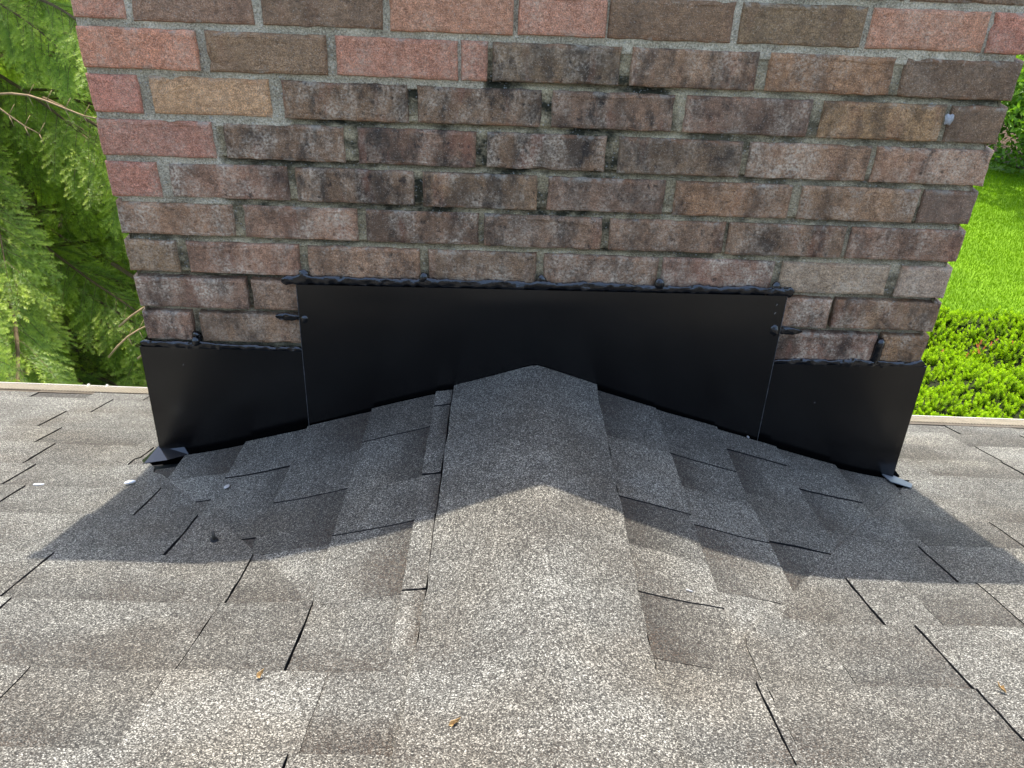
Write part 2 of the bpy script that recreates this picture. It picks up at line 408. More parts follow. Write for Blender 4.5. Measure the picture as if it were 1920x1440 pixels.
# ------------------------------------------------------------------ cricket (saddle) behind the chimney
cricket = tag(empty('roof_cricket', (0, -0.02, HH(0, -0.02))), 'low shingled saddle with a ridge running from the chimney back toward the viewer', 'roof saddle')
def cpar(o):
    o.matrix_parent_inverse = Matrix.Translation(-cricket.location); return o
CE = {-1: [0.1535, 0.179, 0.297, 0.42, 0.54, 0.66, 0.80], 1: [0.1185, 0.225, 0.345, 0.465, 0.588, 0.705, 0.80]}
CJ = {-1: {0: [.088, .315, .585], 1: [.315, .587], 2: [.172, .446], 3: [.168, .39], 4: [.237], 5: [.15]},
      1: {0: [.202, .496, .711], 1: [.293, .55], 2: [.105, .385], 3: [.173], 4: [.09], 5: []}}
for side in (-1, 1):
    E = CE[side]
    for r in range(len(E) - 1):
        xa, xb = E[r], E[r + 1]
        tmax = (0.80 - xa) / .82
        t0 = .030 + random.uniform(0, .008)
        if xb > .75: t0 = .075
        edges = [(t0, False)] + [(t, True) for t in CJ[side][r]] + [(tmax, False)]
        full = [edges[0]]
        for e in edges[1:]:
            a = full[-1][0]
            if e[0] - a > .19:
                nn = int((e[0] - a) / .13 + .5)
                for q in range(1, nn): full.append((a + (e[0] - a) * (q + random.uniform(-.22, .22)) / nn, False))
            full.append(e)
        up = random.random() < .5
        for k in range(len(full) - 1):
            (ta, ga), (tb, gb) = full[k], full[k + 1]; up = not up
            g1, g2 = random.uniform(.0005, .0018), random.uniform(.0005, .0018); ta2 = ta + (g1 if ga else -.0006); tb2 = tb - (g2 if gb else -.0006)
            if tb2 - ta2 < .01: continue
            nu = max(3, int((tb2 - ta2) / .025) + 2); nv = 6
            grid = []; ok = False
            for i in range(nu):
                col = []
                for x in lin(xa - .004, xb, nv):
                    a = ta2; b2 = tb2; lim = (0.80 - x) / .82 + .004 * math.sin(x * 40 + side)
                    a = min(a, lim); b2 = min(b2, lim)
                    if b2 - a > .012: ok = True
                    col.append((side * x, -(a + (b2 - a) * i / (nu - 1))))
                grid.append(col)
            if not ok: continue
            o = shingle_obj(grid, cricket, .0065, .002 if up else 0.0, random.gauss(.54 if up else .46, .12), soft=True)
            cpar(o)
# ridge cap: long shingle strips bent over the ridge
for (t0, t1) in ((.022, .935), (.94, 1.22)):
    grid = []; nt_ = 30
    V, F, mi, sh = [], [], [], []
    nx = 27
    for i in range(nt_):
        t = t0 + (t1 - t0) * i / (nt_ - 1)
        for j in range(nx):
            x = -.147 - .02 * max(0, t - .6) + (.26 + .02 * max(0, t - .6)) * j / (nx - 1)
            if j == 0: x += random.uniform(-.0016, .0016)
            if j == nx - 1: x += random.uniform(-.0016, .0016)
            V.append((x, -t, H(x, -t) + .0108 + (.0014 if t0 < .5 else 0))); sh.append(0.25 * max(0, noise.noise((x * 4, t * 5, 2))))
    for i in range(nt_ - 1):
        for j in range(nx - 1): F.append((i * nx + j, (i + 1) * nx + j, (i + 1) * nx + j + 1, i * nx + j + 1)); mi.append(0)
    ring = [(0, j) for j in range(nx)] + [(i, nx - 1) for i in range(1, nt_)] + [(nt_ - 1, j) for j in range(nx - 2, -1, -1)] + [(i, 0) for i in range(nt_ - 2, 0, -1)]
    base = len(V)
    for (i, j) in ring:
        a = V[i * nx + j]; V.append((a[0], a[1], a[2] - .009)); sh.append(0)
    for k in range(len(ring)):
        a, c = ring[k], ring[(k + 1) % len(ring)]
        F.append((c[0] * nx + c[1], a[0] * nx + a[1], base + k, base + (k + 1) % len(ring))); mi.append(1)
    o = cpar(link('ridge_cap', mesh('ridge_cap', V, F, [M['gran'], M['asph']], mi, False, {'shade': sh}), cricket)); o['tone'] = .55

# ------------------------------------------------------------------ chimney
MOD, CRS, BH = 0.2032, 0.0677, 0.0572
DEPTH = 4 * MOD
chim = tag(empty('brick_chimney', (0, DEPTH / 2, Z0)), 'weathered brick chimney with patched pinkish bricks at upper left', 'chimney')
def chpar(o):
    o.parent = chim; o.matrix_parent_inverse = Matrix.Translation(-chim.location); return o
ROWS = {
 -1: [(-0.7064, -0.6283), (-0.6183, -0.4421), (-0.4297, -0.2525), (-0.2424, -0.062), (-0.0542, 0.0755), (0.0787, 0.2615), (0.2718, 0.4548), (0.4643, 0.6372), (0.6435, 0.7064)],
 0: [(-0.7064, -0.5314), (-0.5171, -0.3392), (-0.3249, -0.1428), (-0.138, -0.098), (-0.0899, 0.1021), (0.1183, 0.3098), (0.326, 0.517), (0.5316, 0.7090)],
 1: [(-0.7064, -0.63), (-0.6129, -0.4304), (-0.4116, -0.2191), (-0.2043, -0.0132), (0.0033, 0.1921), (0.2103, 0.406), (0.4227, 0.6136), (0.622, 0.7085)],
 2: [(-0.7064, -0.5277), (-0.511, -0.3221), (-0.3011, -0.1137), (-0.096, 0.0932), (0.1136, 0.3098), (0.3209, 0.5155), (0.5241, 0.7095)],
 3: [(-0.7064, -0.6253), (-0.6082, -0.4173), (-0.4044, -0.2134), (-0.1987, -0.0128), (0.0046, 0.1958), (0.2124, 0.4028), (0.4186, 0.6126), (0.6188, 0.7080)],
 4: [(-0.7062, -0.5143), (-0.4976, -0.3092), (-0.295, -0.1074), (-0.0985, 0.0989), (0.1123, 0.3053), (0.3116, 0.5082), (0.5164, 0.7085)],
 5: [(-0.7049, -0.6184), (-0.6012, -0.4113), (-0.3967, -0.2067), (-0.1922, -0.0076), (0.0052, 0.2016), (0.2089, 0.4007), (0.4137, 0.6008), (0.6194, 0.7070)],
 6: [(-0.702, -0.5105), (-0.5012, -0.3105), (0.3189, 0.5147), (0.5223, 0.7080)],
 7: [(-0.7011, -0.6159), (-0.6007, -0.4023), (0.419, 0.6133), (0.623, 0.7070)]}
KIND = {-1: 'RDDRRDDRR', 0: 'RDRROOBP', 1: 'RTOOOOBP', 2: 'ROOOOWO', 3: 'ROOOOBWP', 4: 'WWOOOOO', 5: 'BWOOOOLL', 6: 'OOOO', 7: 'OOOB'}
TINT = {'R': ((.42, .200, .150), .12, .4), 'D': ((.225, .150, .100), .3, .1), 'T': ((.49, .315, .195), .06, .15), 'O': ((.25, .160, .112), .8, .75),
        'W': ((.28, .175, .12), .65, 1.0), 'B': ((.26, .165, .10), .65, .45), 'P': ((.20, .135, .10), .3, .12), 'L': ((.36, .27, .22), .2, .6)}
for k in (-6, -5, -4, -3, -2):
    off = .5 if k % 2 else 0
    ROWS[k] = []; x = -.7112
    while x < .70:
        wd = MOD * (.5 if (off and (x < -.71 or x > .6)) else 1)
        ROWS[k].append((x + .005, x + wd - .005)); x += wd
    KIND[k] = ''.join(random.choice('RDDROP') for _ in ROWS[k])
def brick_mesh(L, Hh, D, rough=1.0):
    """front face at y=0 (towards -y), centred in x and z"""
    nL, nH = max(4, int(L / .016)), 4
    pts = []
    hx, hz = L / 2, Hh / 2
    for i in range(nL): pts.append((-hx + L * i / nL, -hz))
    for i in range(nH): pts.append((hx, -hz + Hh * i / nH))
    for i in range(nL): pts.append((hx - L * i / nL, hz))
    for i in range(nH): pts.append((-hx, hz - Hh * i / nH))
    n = len(pts); s = random.uniform(0, 99); V = []
    bx, bz = random.uniform(-.001, .001), random.uniform(-.001, .0006)   # slight tilt of the face
    def wob(x, z, a): return a * (noise.noise((x * 55 + s, z * 55, s)) + .6 * noise.noise((x * 140, z * 140 + s, s)))
    chip = [(random.choice(pts), random.uniform(.004, .011)) for _ in range(random.choice((0, 1, 1, 2)))]
    for (x, z) in pts: V.append((x * .999, D, z * .999))
    for lvl, (ins, y) in enumerate(((0, .0045), (.0022, 0.0008), (.0055, 0.0))):
        for (x, z) in pts:
            dx, dz = wob(x, z, .0016 * rough), wob(z + 3, x, .0016 * rough)
            ax = x - math.copysign(ins, x) if abs(abs(x) - hx) < 1e-6 else x
            az = z - math.copysign(ins, z) if abs(abs(z) - hz) < 1e-6 else z
            yy = y + (wob(x + 9, z, .0012) if lvl else 0)
            for (c, r) in chip:
                d = math.hypot(ax - c[0], az - c[1])
                if d < r: yy += (r - d) * .7
            V.append((ax + dx, yy + bx * x * 6 + bz, az + dz))
    F = []
    for l in range(3):
        for i in range(n): F.append((l * n + i, (l + 1) * n + i, (l + 1) * n + (i + 1) % n, l * n + (i + 1) % n))
    # face as a strip of quads between bottom and top edges
    q = 3 * n
    F.append(tuple(q + i for i in range(n))[::-1])
    F = [tuple(reversed(f)) for f in F]
    return V, F
def put_brick(L, Hh, D, loc, rotz, kind):
    V, F = brick_mesh(L, Hh, D)
    o = chpar(link('brick', mesh('brick', V, F, M['brick']), chim, loc)); o.rotation_euler.z = rotz
    t, age, pale = TINT[kind]; j = random.uniform(.85, 1.15)
    if rotz == 0 and kind in 'OWB':                    # sooty middle, bleached lower right
        q = math.exp(-((loc[0] + .1) / .42) ** 2 - ((loc[2] + .13) / .16) ** 2); age = age * (.85 + .36 * q); j *= 1.08 - .24 * q; pale *= 1.15 - .35 * q
    o['tint'] = [c * 1.14 * j * random.uniform(.95, 1.05) * q for c, q in zip(t, (1.12, 1.0, .77))]; o['age'] = age * random.uniform(.8, 1.1); o['pale'] = pale * random.uniform(.6, 1.3)
    return o
for k, row in ROWS.items():
    for (xa, xb), kd in zip(row, KIND[k]):
        zt = -k * CRS; end = xa < -.69 or xb > .69
        D = .0968 if xb - xa > .12 or not end else .1936
        h = BH + random.uniform(-.0008, .0008)
        put_brick(xb - xa, h, D, ((xa + xb) / 2, random.uniform(-.0012, .0012) - (.002 if kd in 'RDT' else 0), zt - h / 2), 0, kd)
# side walls of the chimney
for side in (-1, 1):
    for k in range(-6, 16):
        zt = -k * CRS
        row = ROWS.get(k, [(-.7, -.6 if k % 2 else -.51), (.6 if k % 2 else .51, .7)])
        e = row[0] if side < 0 else row[-1]
        y = .1984 if e[1] - e[0] < .12 else .1016
        y += .005
        while y < DEPTH - .03:
            wd = min(MOD - .0095, DEPTH - y)
            if zt > Z0 - TP * (y + wd) - .03 and wd > .03:
                kd = random.choice('OOBWP')
                put_brick(wd, BH, .09, (side * .7064, y + wd / 2, zt - BH / 2), math.pi / 2 if side > 0 else -math.pi / 2, kd)
            y += MOD
# mortar core, front face modelled as a fine sheet with joint depth
V, F, wear = [], [], []
nx, nz = 210, 520
xL, xR, zT, zB = -.694, .694, .407, -.86
def patched(x, z):
    k = -z / CRS
    return k < .15 or (x < -.42 + .02 and k < 2.1) or (x < -.52 and k < 4) or (x < -.1 and k < 1.1)
for i in range(nx + 1):
    for j in range(nz + 1):
        z = zT + (zB - zT) * j / nz; k = -z / CRS
        xl_ = -.7045 if k < 3.9 else xL
        x = xl_ + (xR - xl_) * i / nx
        if patched(x, z): dep, wr = .0042, .12
        elif k > 5.9: dep, wr = .017, .75
        else: dep, wr = .0078, 1.0
        fz = ((z / CRS) % 1.0) * CRS / .0105
        if fz < 1.05 and not patched(x, z): dep += (.016 if x < .25 else .010) * max(0, min(1, fz)) * (.6 + .8 * (.5 + noise.noise((x * 6, 5, z * 9))))- .002
        dep += .0017 * noise.noise((x * 22, 1.7, z * 22)) + .0013 * noise.noise((x * 90, .7, z * 90))
        V.append((x, dep, z)); wear.append(max(0, min(1.3, wr + .3 * noise.noise((x * 5, 3, z * 8)) - (.25 if x > .2 else 0) + (.35 * math.exp(-((x + .1) / .42) ** 2 - ((z + .13) / .16) ** 2) if wr > .5 else 0))))
for i in range(nx):
    for j in range(nz):
        a = i * (nz + 1) + j; F.append((a, a + 1, a + nz + 2, a + nz + 1))
c0 = len(V)
bv, bf = box((xL, .0366, -1.25), (xR, DEPTH - .008, zT)); V += bv; F += [tuple(q + c0 for q in f) for f in bf]; wear += [.8] * 8
edge = [i * (nz + 1) for i in range(nx + 1)]
chpar(link('mortar_core', mesh('mortar_core', V, F, M['mortar'], None, True, {'wear': wear})))
for sx, i0 in ((-1, 0), (1, nx)):                     # returns closing the sheet at both ends
    V = [];
    for j in range(nz + 1):
        z = zT + (zB - zT) * j / nz; a = xR if i0 else (-.7045 if -z / CRS < 3.9 else xL)
        V += [(a + sx * .0005, .0045, z), (a + sx * .0005, .04, z)]
    F = [(2 * j, 2 * j + 1, 2 * j + 3, 2 * j + 2) for j in range(nz)]
    chpar(link('mortar_return', mesh('mortar_return', V, F, M['mortar'], None, False, {'wear': [.8] * len(V)})))
V, F = box((-.732, -.025, .4065), (.732, DEPTH + .02, .476))
chpar(link('crown', mesh('crown', V, F, M['conc'])))

# ------------------------------------------------------------------ flashing
fl = tag(empty('chimney_flashing', (0, -.01, -.8)), 'black metal flashing panels sealed around the chimney base', 'flashing')
def flpar(o):
    o.parent = fl; o.matrix_parent_inverse = Matrix.Translation(-fl.location); return o
def panel(name, x0, x1, zt0, zt1, yf, label=None, amp=.0009, wrap=0):
    nx, nz = 44, 24; V, F = [], []; s = random.uniform(0, 50)
    for i in range(nx + 1):
        u = i / nx; x = x0 + (x1 - x0) * u; zt = zt0 + (zt1 - zt0) * u
        zb = HH(x, -.012) - .02
        for j in range(nz + 1):
            v = j / nz; z = zb + (zt - zb) * v
            e = min(1, min(u, 1 - u) * 10, (1 - v) * 8)
            V.append((x, yf - .022 * max(0, (zt - z) / .4) + amp * 2.5 * e * noise.noise((x * 3.1 + s, z * 3.7, 1)) , z))
    for i in range(nx):
        for j in range(nz):
            a = i * (nz + 1) + j; F.append((a, a + nz + 1, a + nz + 2, a + 1))
    n0 = len(V)
    ring = [(0, j) for j in range(nz + 1)] + [(i, nz) for i in range(1, nx + 1)] + [(nx, j) for j in range(nz - 1, -1, -1)]
    for (i, j) in ring:
        a = V[i * (nz + 1) + j]; V.append((a[0], a[1] + .0012, a[2]))
    for k in range(len(ring) - 1):
        a, c = ring[k], ring[k + 1]
        F.append((a[0] * (nz + 1) + a[1], c[0] * (nz + 1) + c[1], n0 + k + 1, n0 + k))
    if wrap:                                          # returns round the chimney corner
        i = 0 if wrap < 0 else nx; k0 = len(V)
        for j in range(nz + 1):
            a = V[i * (nz + 1) + j]; V.append((a[0] + wrap * .0008, a[1] + .0008, a[2])); V.append((a[0] + wrap * .0015, .16, a[2] - (.06 if j == 0 else 0)))
        for j in range(nz): F.append((k0 + 2 * j, k0 + 2 * j + 2, k0 + 2 * j + 3, k0 + 2 * j + 1))
    me = mesh(name, V, F, M['flash'], None, True)
    me.set_sharp_from_angle(angle=math.radians(40))
    o = flpar(link(name, me)); 
    if label: o['label'] = label
    return o
panel('side_panel', -.7135, -.405, -.541, -.541, -.0075, 'black side panel left of the tall centre panel', wrap=-1)
panel('side_panel', .420, .7135, -.535, -.530, -.0075, 'black side panel right of the tall centre panel', wrap=1)
panel('centre_panel', -.4185, .4285, -.405, -.395, -.0115, 'tall black centre panel under the row of dark bricks', amp=.0011)
# thin grey lines painting the light caught along the centre panel's edges
for (x, zt) in ((-.4190, -.405), (.4290, -.395)):
    P = [(x, -.0113 - .022 * .3 * t / .4, zt - .002 - .3 * t) for t in lin(0, 1, 12)]
    V, F = tube(P, .0005, 4); flpar(link('edge_glint', mesh('edge_glint', V, F, M['cut'])))
# bottom flange and kick-out at the corners
def sheet(name, P, F, mat, th=.0015, parent=None):
    me = mesh(name, P, F, mat, None, False); o = link(name, me); (flpar if parent is None else parent)(o)
    md = o.modifiers.new('t', 'SOLIDIFY'); md.thickness = th; return o
h = lambda x, y, d=.010: (x, y, HH(x, y) + d)
sheet('kick_out', [(-.715, -.009, -.745), (-.665, -.009, -.744), (-.717, -.014, -.758), (-.665, -.020, -.756), h(-.748, -.030, .008), h(-.735, -.050, .010), h(-.690, -.048, .012), (-.655, -.030, -.765)],
      [(0, 2, 3, 1), (2, 4, 5, 6), (2, 6, 7, 3)], M['flash'])
sheet('corner_flap', [(.7135, -.008, -.76), (.7135, -.004, -.80), h(.735, -.008, .012), h(.7, -.012, .02), (.69, -.009, -.76)], [(0, 1, 2), (0, 4, 3, 1), (1, 3, 2)], M['flash'])
sheet('galvanised_corner', [h(.690, -.022, .0145), h(.716, -.010, .0125), h(.745, -.040, .0105), h(.732, -.062, .0105), h(.695, -.050, .0135)], [(0, 1, 2, 3, 4)], M['galv'])
# sealant beads
def bead(x0, x1, z0, z1, r=.009, y=-.008, blobs=(), name='sealant_bead', n=None, flat=.38):
    n = n or max(10, int(abs(x1 - x0) / .004)); V, F = [], []; K = 10; s = random.uniform(0, 99)
    for i in range(n + 1):
        u = i / n; x = x0 + (x1 - x0) * u; z = z0 + (z1 - z0) * u
        w1 = .55 * noise.noise((x * 60 + s, z * 60, 1)) + .9 * noise.noise((x * 21 + s, z * 30, 4)); w2 = noise.noise((x * 150 + s, z * 150, 9))
        rr = r * (1 + .42 * w1 + .3 * w2) * min(1, .35 + 6 * min(u, 1 - u) * (n * .004) / .05)
        up = 0
        for bx_ in blobs: up = max(up, math.exp(-((x - bx_) / 0.0085) ** 2))
        for k in range(K):
            t = 2 * math.pi * k / K
            cz = math.sin(t) * rr * (1 + (.45 * up if math.sin(t) > 0 else .1 * up)); cy = math.cos(t) * rr * flat * (1 + .8 * up)
            V.append((x + .0012 * w2, y - cy + .0045 * noise.noise((x * 85, k * 1.3, s)), z + cz + .0015 * w1))
    for i in range(n):
        for k in range(K): F.append((i * K + k, i * K + (k + 1) % K, (i + 1) * K + (k + 1) % K, (i + 1) * K + k))
    F.append(tuple(range(K))); F.append(tuple(n * K + k for k in range(K))[::-1])
    return flpar(link(name, mesh(name, V, F, M['seal'], None, True)))
bead(-.445, .440, -.3995, -.390, .0088, -.006, (-.405, -.2, .0, .206, .408))
bead(-.7125, -.421, -.537, -.540, .0074, -.004, (-.609,))
bead(.431, .711, -.533, -.5285, .0076, -.004, (.617,))
def dab(x, z, r, y=-.006):
    V, F = [], []; s = random.uniform(0, 99)
    for i in range(9):
        ph = math.pi * i / 8
        for k in range(12):
            t = 2 * math.pi * k / 12; d = Vector((math.sin(ph) * math.cos(t), math.sin(ph) * math.sin(t) * .55, math.cos(ph) * 1.2)); V.append(tuple(d * r * (1 + .3 * noise.noise(d * 1.6 + Vector((s, 0, 0))))))
    for i in range(8):
        for k in range(12): F.append((i * 12 + k, i * 12 + (k + 1) % 12, (i + 1) * 12 + (k + 1) % 12, (i + 1) * 12 + k))
    flpar(link('sealant_dab', mesh('sealant_dab', V, F, M['seal'], None, True), None, (x, y, z)))
for (x, z, r) in ((-.405, -.389, .0095), (-.2, -.387, .0085), (.002, -.384, .0085), (.206, -.383, .009), (.408, -.381, .0085), (-.4095, -.4705, .0075), (.4185, -.462, .0095), (-.609, -.524, .0075)): dab(x, z, r, -.013 if r in (.0075, .0095) and z < -.4 else -.006)
def vbead(x, z0, z1, r, y=-.002):
    P = [(x + .002 * noise.noise((t * 9, x, 2)), y, z0 + (z1 - z0) * t) for t in lin(0, 1, 12)]
    V, F = tube(P, [r * (1 + .3 * noise.noise((q * .9, x, 5))) * (.45 if q in (0, 11) else 1) for q in range(12)], 8)
    flpar(link('sealant_bead', mesh('sealant_bead', V, F, M['seal'], None, True)))
vbead(.6175, -.478, -.532, .0085); vbead(-.6085, -.512, -.538, .007, .001)
bead(-.462, -.405, -.470, -.4715, .005, -.009, ()); bead(.405, .47, -.462, -.466, .0055, -.009, ())
bead(-.012, .016, -.5445, -.5435, .006, -.014, ())
# scratches and dust fibres on the panels
for (x, z) in ((-.64, -.575), (.412, -.412), (.411, -.428), (.523, -.612)):
    dx, dz = random.uniform(-.003, .003), random.uniform(.001, .004)
    yy = (-.0150 - .022 * (-.4 - z) / .4) if -.41 < x < .42 else (-.0108 - .022 * (-.535 - z) / .4)
    V, F = tube([(x, yy, z), (x + dx * .5, yy - .0006, z + dz * .6), (x + dx, yy, z + dz)], .0003, 4)
    flpar(link('lint_fibre', mesh('lint_fibre', V, F, M['seed'])))

# ------------------------------------------------------------------ gutter with leaf guard
gut = tag(empty('gutter', (0, .56, -1.1)), 'cream gutter with ribbed leaf guard along the low edge of the roof', 'gutter')
def gpar(o):
    o.parent = gut; o.matrix_parent_inverse = Matrix.Translation(-gut.location); return o
def gy(x, d): return (S_END(x) + d) * CP
def gz(x, d): return Z0 - TP * (S_END(x) + d) * CP
XG = lin(-5, 5, 41)
def strip(prof, name, mat):
    V, F = [], []; n = len(prof)
    for x in XG:
        for (d, dz) in prof: V.append((x, gy(x, d), gz(x, d) + dz + .002 * noise.noise((x * 1.3, d, 3))))
    for i in range(len(XG) - 1):
        for j in range(n - 1): F.append((i * n + j, (i + 1) * n + j, (i + 1) * n + j + 1, i * n + j + 1))
    o = gpar(link(name, mesh(name, V, F, mat))); md = o.modifiers.new('t', 'SOLIDIFY'); md.thickness = .0015; return o
strip([(-.012, .0085), (.0, .0085), (.072, .0095)], 'leaf_guard', M['tan'])
strip([(.072, .0095), (.073, .0125), (.079, .0125), (.082, .008), (.086, -.03), (.075, -.05), (.045, -.10)], 'gutter_lip', M['cream'])
strip([(.045, -.10), (-.02, -.12), (-.03, -.02)], 'trough', M['cream'])
V, F = [], []
x = -2.2
while x < 2.2:
    if abs(x) > .74:
        o0 = len(V)
        for (d, dz) in ((.004, .0012), (.066, .0025)):
            for (dx, e) in ((-.0013, 0), (-.0009, .0022), (.0009, .0022), (.0013, 0)): V.append((x + dx, gy(x, d), gz(x, d) + dz + e + .0085))
        F += [(o0 + a, o0 + a + 1, o0 + a + 5, o0 + a + 4) for a in range(3)] + [(o0, o0 + 1, o0 + 2, o0 + 3), (o0 + 7, o0 + 6, o0 + 5, o0 + 4)]
    x += .0082
o = gpar(link('guard_ribs', mesh('guard_ribs', V, F, M['rib']))); o['kind'] = 'stuff'
for x in (-1.17, -1.12):
    V, F = tube([(x, gy(x, .06), gz(x, .074) + .008), (x, gy(x, .075), gz(x, .075) + .016)], .004, 8); gpar(link('screw', mesh('screw', V, F, M['cream'])))

# ------------------------------------------------------------------ small things lying about
def lozenge(name, x, y, L, W, T, rz, mat, label, cat, lift=.012, group=None):
    V, F = [], []; n, K = 9, 8
    for i in range(n):
        u = -1 + 2 * i / (n - 1); r = max(.12, (1 - abs(u) ** 2.6)) ** .5
        for k in range(K):
            t = 2 * math.pi * k / K
            V.append((u * L / 2, math.cos(t) * r * W / 2 * (1 + .2 * noise.noise((u * 2, k, L * 90))), math.sin(t) * r * T / 2 + .0006 * noise.noise((u * 3, k, W * 500))))
    for i in range(n - 1):
        for k in range(K): F.append((i * K + k, i * K + (k + 1) % K, (i + 1) * K + (k + 1) % K, (i + 1) * K + k))
    F.append(tuple(range(K))[::-1]); F.append(tuple((n - 1) * K + k for k in range(K)))
    o = link(name, mesh(name, V, F, mat, None, True), None, (x, y, H(x, y) + lift + T / 2))
    nx_ = (HH(x + .01, y) - HH(x - .01, y)) / .02; ny_ = (HH(x, y + .01) - HH(x, y - .01)) / .02
    q = Vector((-nx_, -ny_, 1)).to_track_quat('Z', 'Y'); o.rotation_euler = (q.to_matrix() @ Matrix.Rotation(rz, 3, 'Z')).to_euler()
    return tag(o, label, cat, group)
lozenge('caulk_fragment', -.719, -.147, .019, .0085, .006, .5, M['white'], 'thick white caulk scrap on the shingles beside the shadow edge', 'caulk scrap', .0085)
lozenge('caulk_fragment', -.870, -.167, .018, .005, .004, .35, M['white'], 'thin white caulk scrap on the sunny shingles at far left', 'caulk scrap', .0075)
lozenge('paper_scrap', -.524, -.205, .014, .010, .002, .8, M['seed'], 'grey scrap on the shaded left slope of the saddle', 'scrap', .0125)
lozenge('mortar_crumb', .407, -.036, .006, .0045, .004, .2, M['seed'], 'whitish crumb at the foot of the black flashing', 'crumb', .012)
lozenge('lint_fleck', .185, -.568, .010, .003, .0015, .9, M['seed'], 'tiny white fleck on the sunlit right slope of the saddle', 'fleck', .012)
def leafbit(x, y, L, W, rz, label):
    V = [(-L / 2, 0, .002), (-L * .2, W * .45, .0045), (L * .25, W * .4, .004), (L / 2, 0, .001), (L * .2, -W * .3, .006), (-L * .25, -W * .5, .001), (0, 0, .0005), (L * .8, W * .1, .006)]
    F = [(0, 6, 1), (1, 6, 2), (2, 6, 3), (3, 6, 4), (4, 6, 5), (5, 6, 0), (3, 7, 2)]
    o = link('dry_leaf', mesh('dry_leaf', V, F, M['dry']), None, (x, y, H(x, y) + .0125)); o.rotation_euler = (.1 if y > -.8 else .0, 0, rz)
    md = o.modifiers.new('t', 'SOLIDIFY'); md.thickness = .0006
    return tag(o, label, 'leaf')
leafbit(-.100, -.828, .010, .004, .45, 'curled yellow leaf bit in the middle of the foreground shingles')
leafbit(-.311, -.747, .008, .005, .9, 'orange leaf bit at the end of a shingle cut, lower left')
leafbit(.495, -.737, .010, .0045, 2.0, 'orange leaf bit on the sunny shingles at lower right')
# nail standing in the left slope
nl = tag(empty('roofing_nail', (-.483, -.392, H(-.483, -.392) + .006)), 'dark nail sticking up from the shaded left slope of the saddle', 'nail')
V, F = tube([(0, 0, 0), (-.001, .002, .018)], [.0034, .0026], 8); link('shank', mesh('shank', V, F, M['nail'], None, True), nl)
V, F = tube([(0, 0, .0), (0, -.001, .004)], [.0062, .0056], 10); link('nail_head', mesh('nail_head', V, F, M['asph'], None, True), nl)
# winged seed stuck in a joint
sdm = tag(empty('winged_seed', (.6165, -.004, -.086)), 'pale winged seed stuck in the mortar between two bricks at upper right', 'seed')
for (dx, rz) in ((-.006, -.5), (.006, .55)):
    V, F = [], []
    for i in range(7):
        u = i / 6; wd = .0056 * math.sin(math.pi * min(1, u * .85 + .1))
        for q in (-1, 0, 1): V.append((q * wd, -.003 - .003 * math.sin(u * 3) + .0015 * abs(q), -.018 * u + .004))
    for i in range(6):
        for q in range(2): a = i * 3 + q; F.append((a, a + 1, a + 4, a + 3))
    o = link('wing', mesh('wing', V, F, M['seed'], None, True), sdm, (dx * .5, 0, .004)); o.rotation_euler = (0, rz, 0)
    md = o.modifiers.new('t', 'SOLIDIFY'); md.thickness = .0008

# ------------------------------------------------------------------ ground
GZ = -3.4; TX0, TY0 = -3.0, 3.5
tag(link('ground', mesh('ground', [(-900, -900, GZ), (900, -900, GZ), (900, 900, GZ), (-900, 900, GZ)], [(0, 1, 2, 3)], M['lawn'])), kind='structure')
V = [(8.3 + 2.0 * math.cos(t) * (1 + .12 * math.sin(3 * t)), 11.6 + 1.75 * math.sin(t) * (1 + .08 * math.cos(5 * t)), GZ + .02) for t in lin(0, 2 * math.pi * 31 / 32, 32)]
tag(link('mulch_bed', mesh('mulch_bed', V, [tuple(range(32))], M['mulch'])), kind='structure')

V = [(TX0 + 2.6 * math.cos(t) * (1 + .1 * math.sin(4 * t)), TY0 + 2.6 * math.sin(t) * (1 + .07 * math.cos(3 * t)), GZ + .012) for t in lin(0, 2 * math.pi * 31 / 32, 32)]
tag(link('needle_litter', mesh('needle_litter', V, [tuple(range(32))], M['mulch'])), kind='structure')
def blades(name, n, region, hgt, wid, mat):
    x = np.random.uniform(region[0], region[1], n); y = np.random.uniform(region[2], region[3], n)
    a = np.random.uniform(0, 2 * np.pi, n); hh = hgt * np.random.uniform(.6, 1.3, n); b = np.random.uniform(-.5, .5, (2, n)) * hh
    P = np.zeros((n, 3, 3))
    P[:, 0] = np.stack([x - np.cos(a) * wid, y - np.sin(a) * wid, np.full(n, GZ)], 1); P[:, 1] = np.stack([x + np.cos(a) * wid, y + np.sin(a) * wid, np.full(n, GZ)], 1)
    P[:, 2] = np.stack([x + b[0], y + b[1], GZ + hh], 1)
    tip = np.tile([0, 0, .9], n)
    me = mesh(name, P.reshape(-1, 3).tolist(), np.arange(3 * n).reshape(-1, 3).tolist(), mat, None, False, {'tip': tip.tolist()})
    return link(name, me)
tag(blades('grass', 130000, (3.6, 8.2, 5.2, 10.2), .032, .0028, M['grass']), 'short bright lawn grass beyond the hedge', 'grass', kind='stuff')

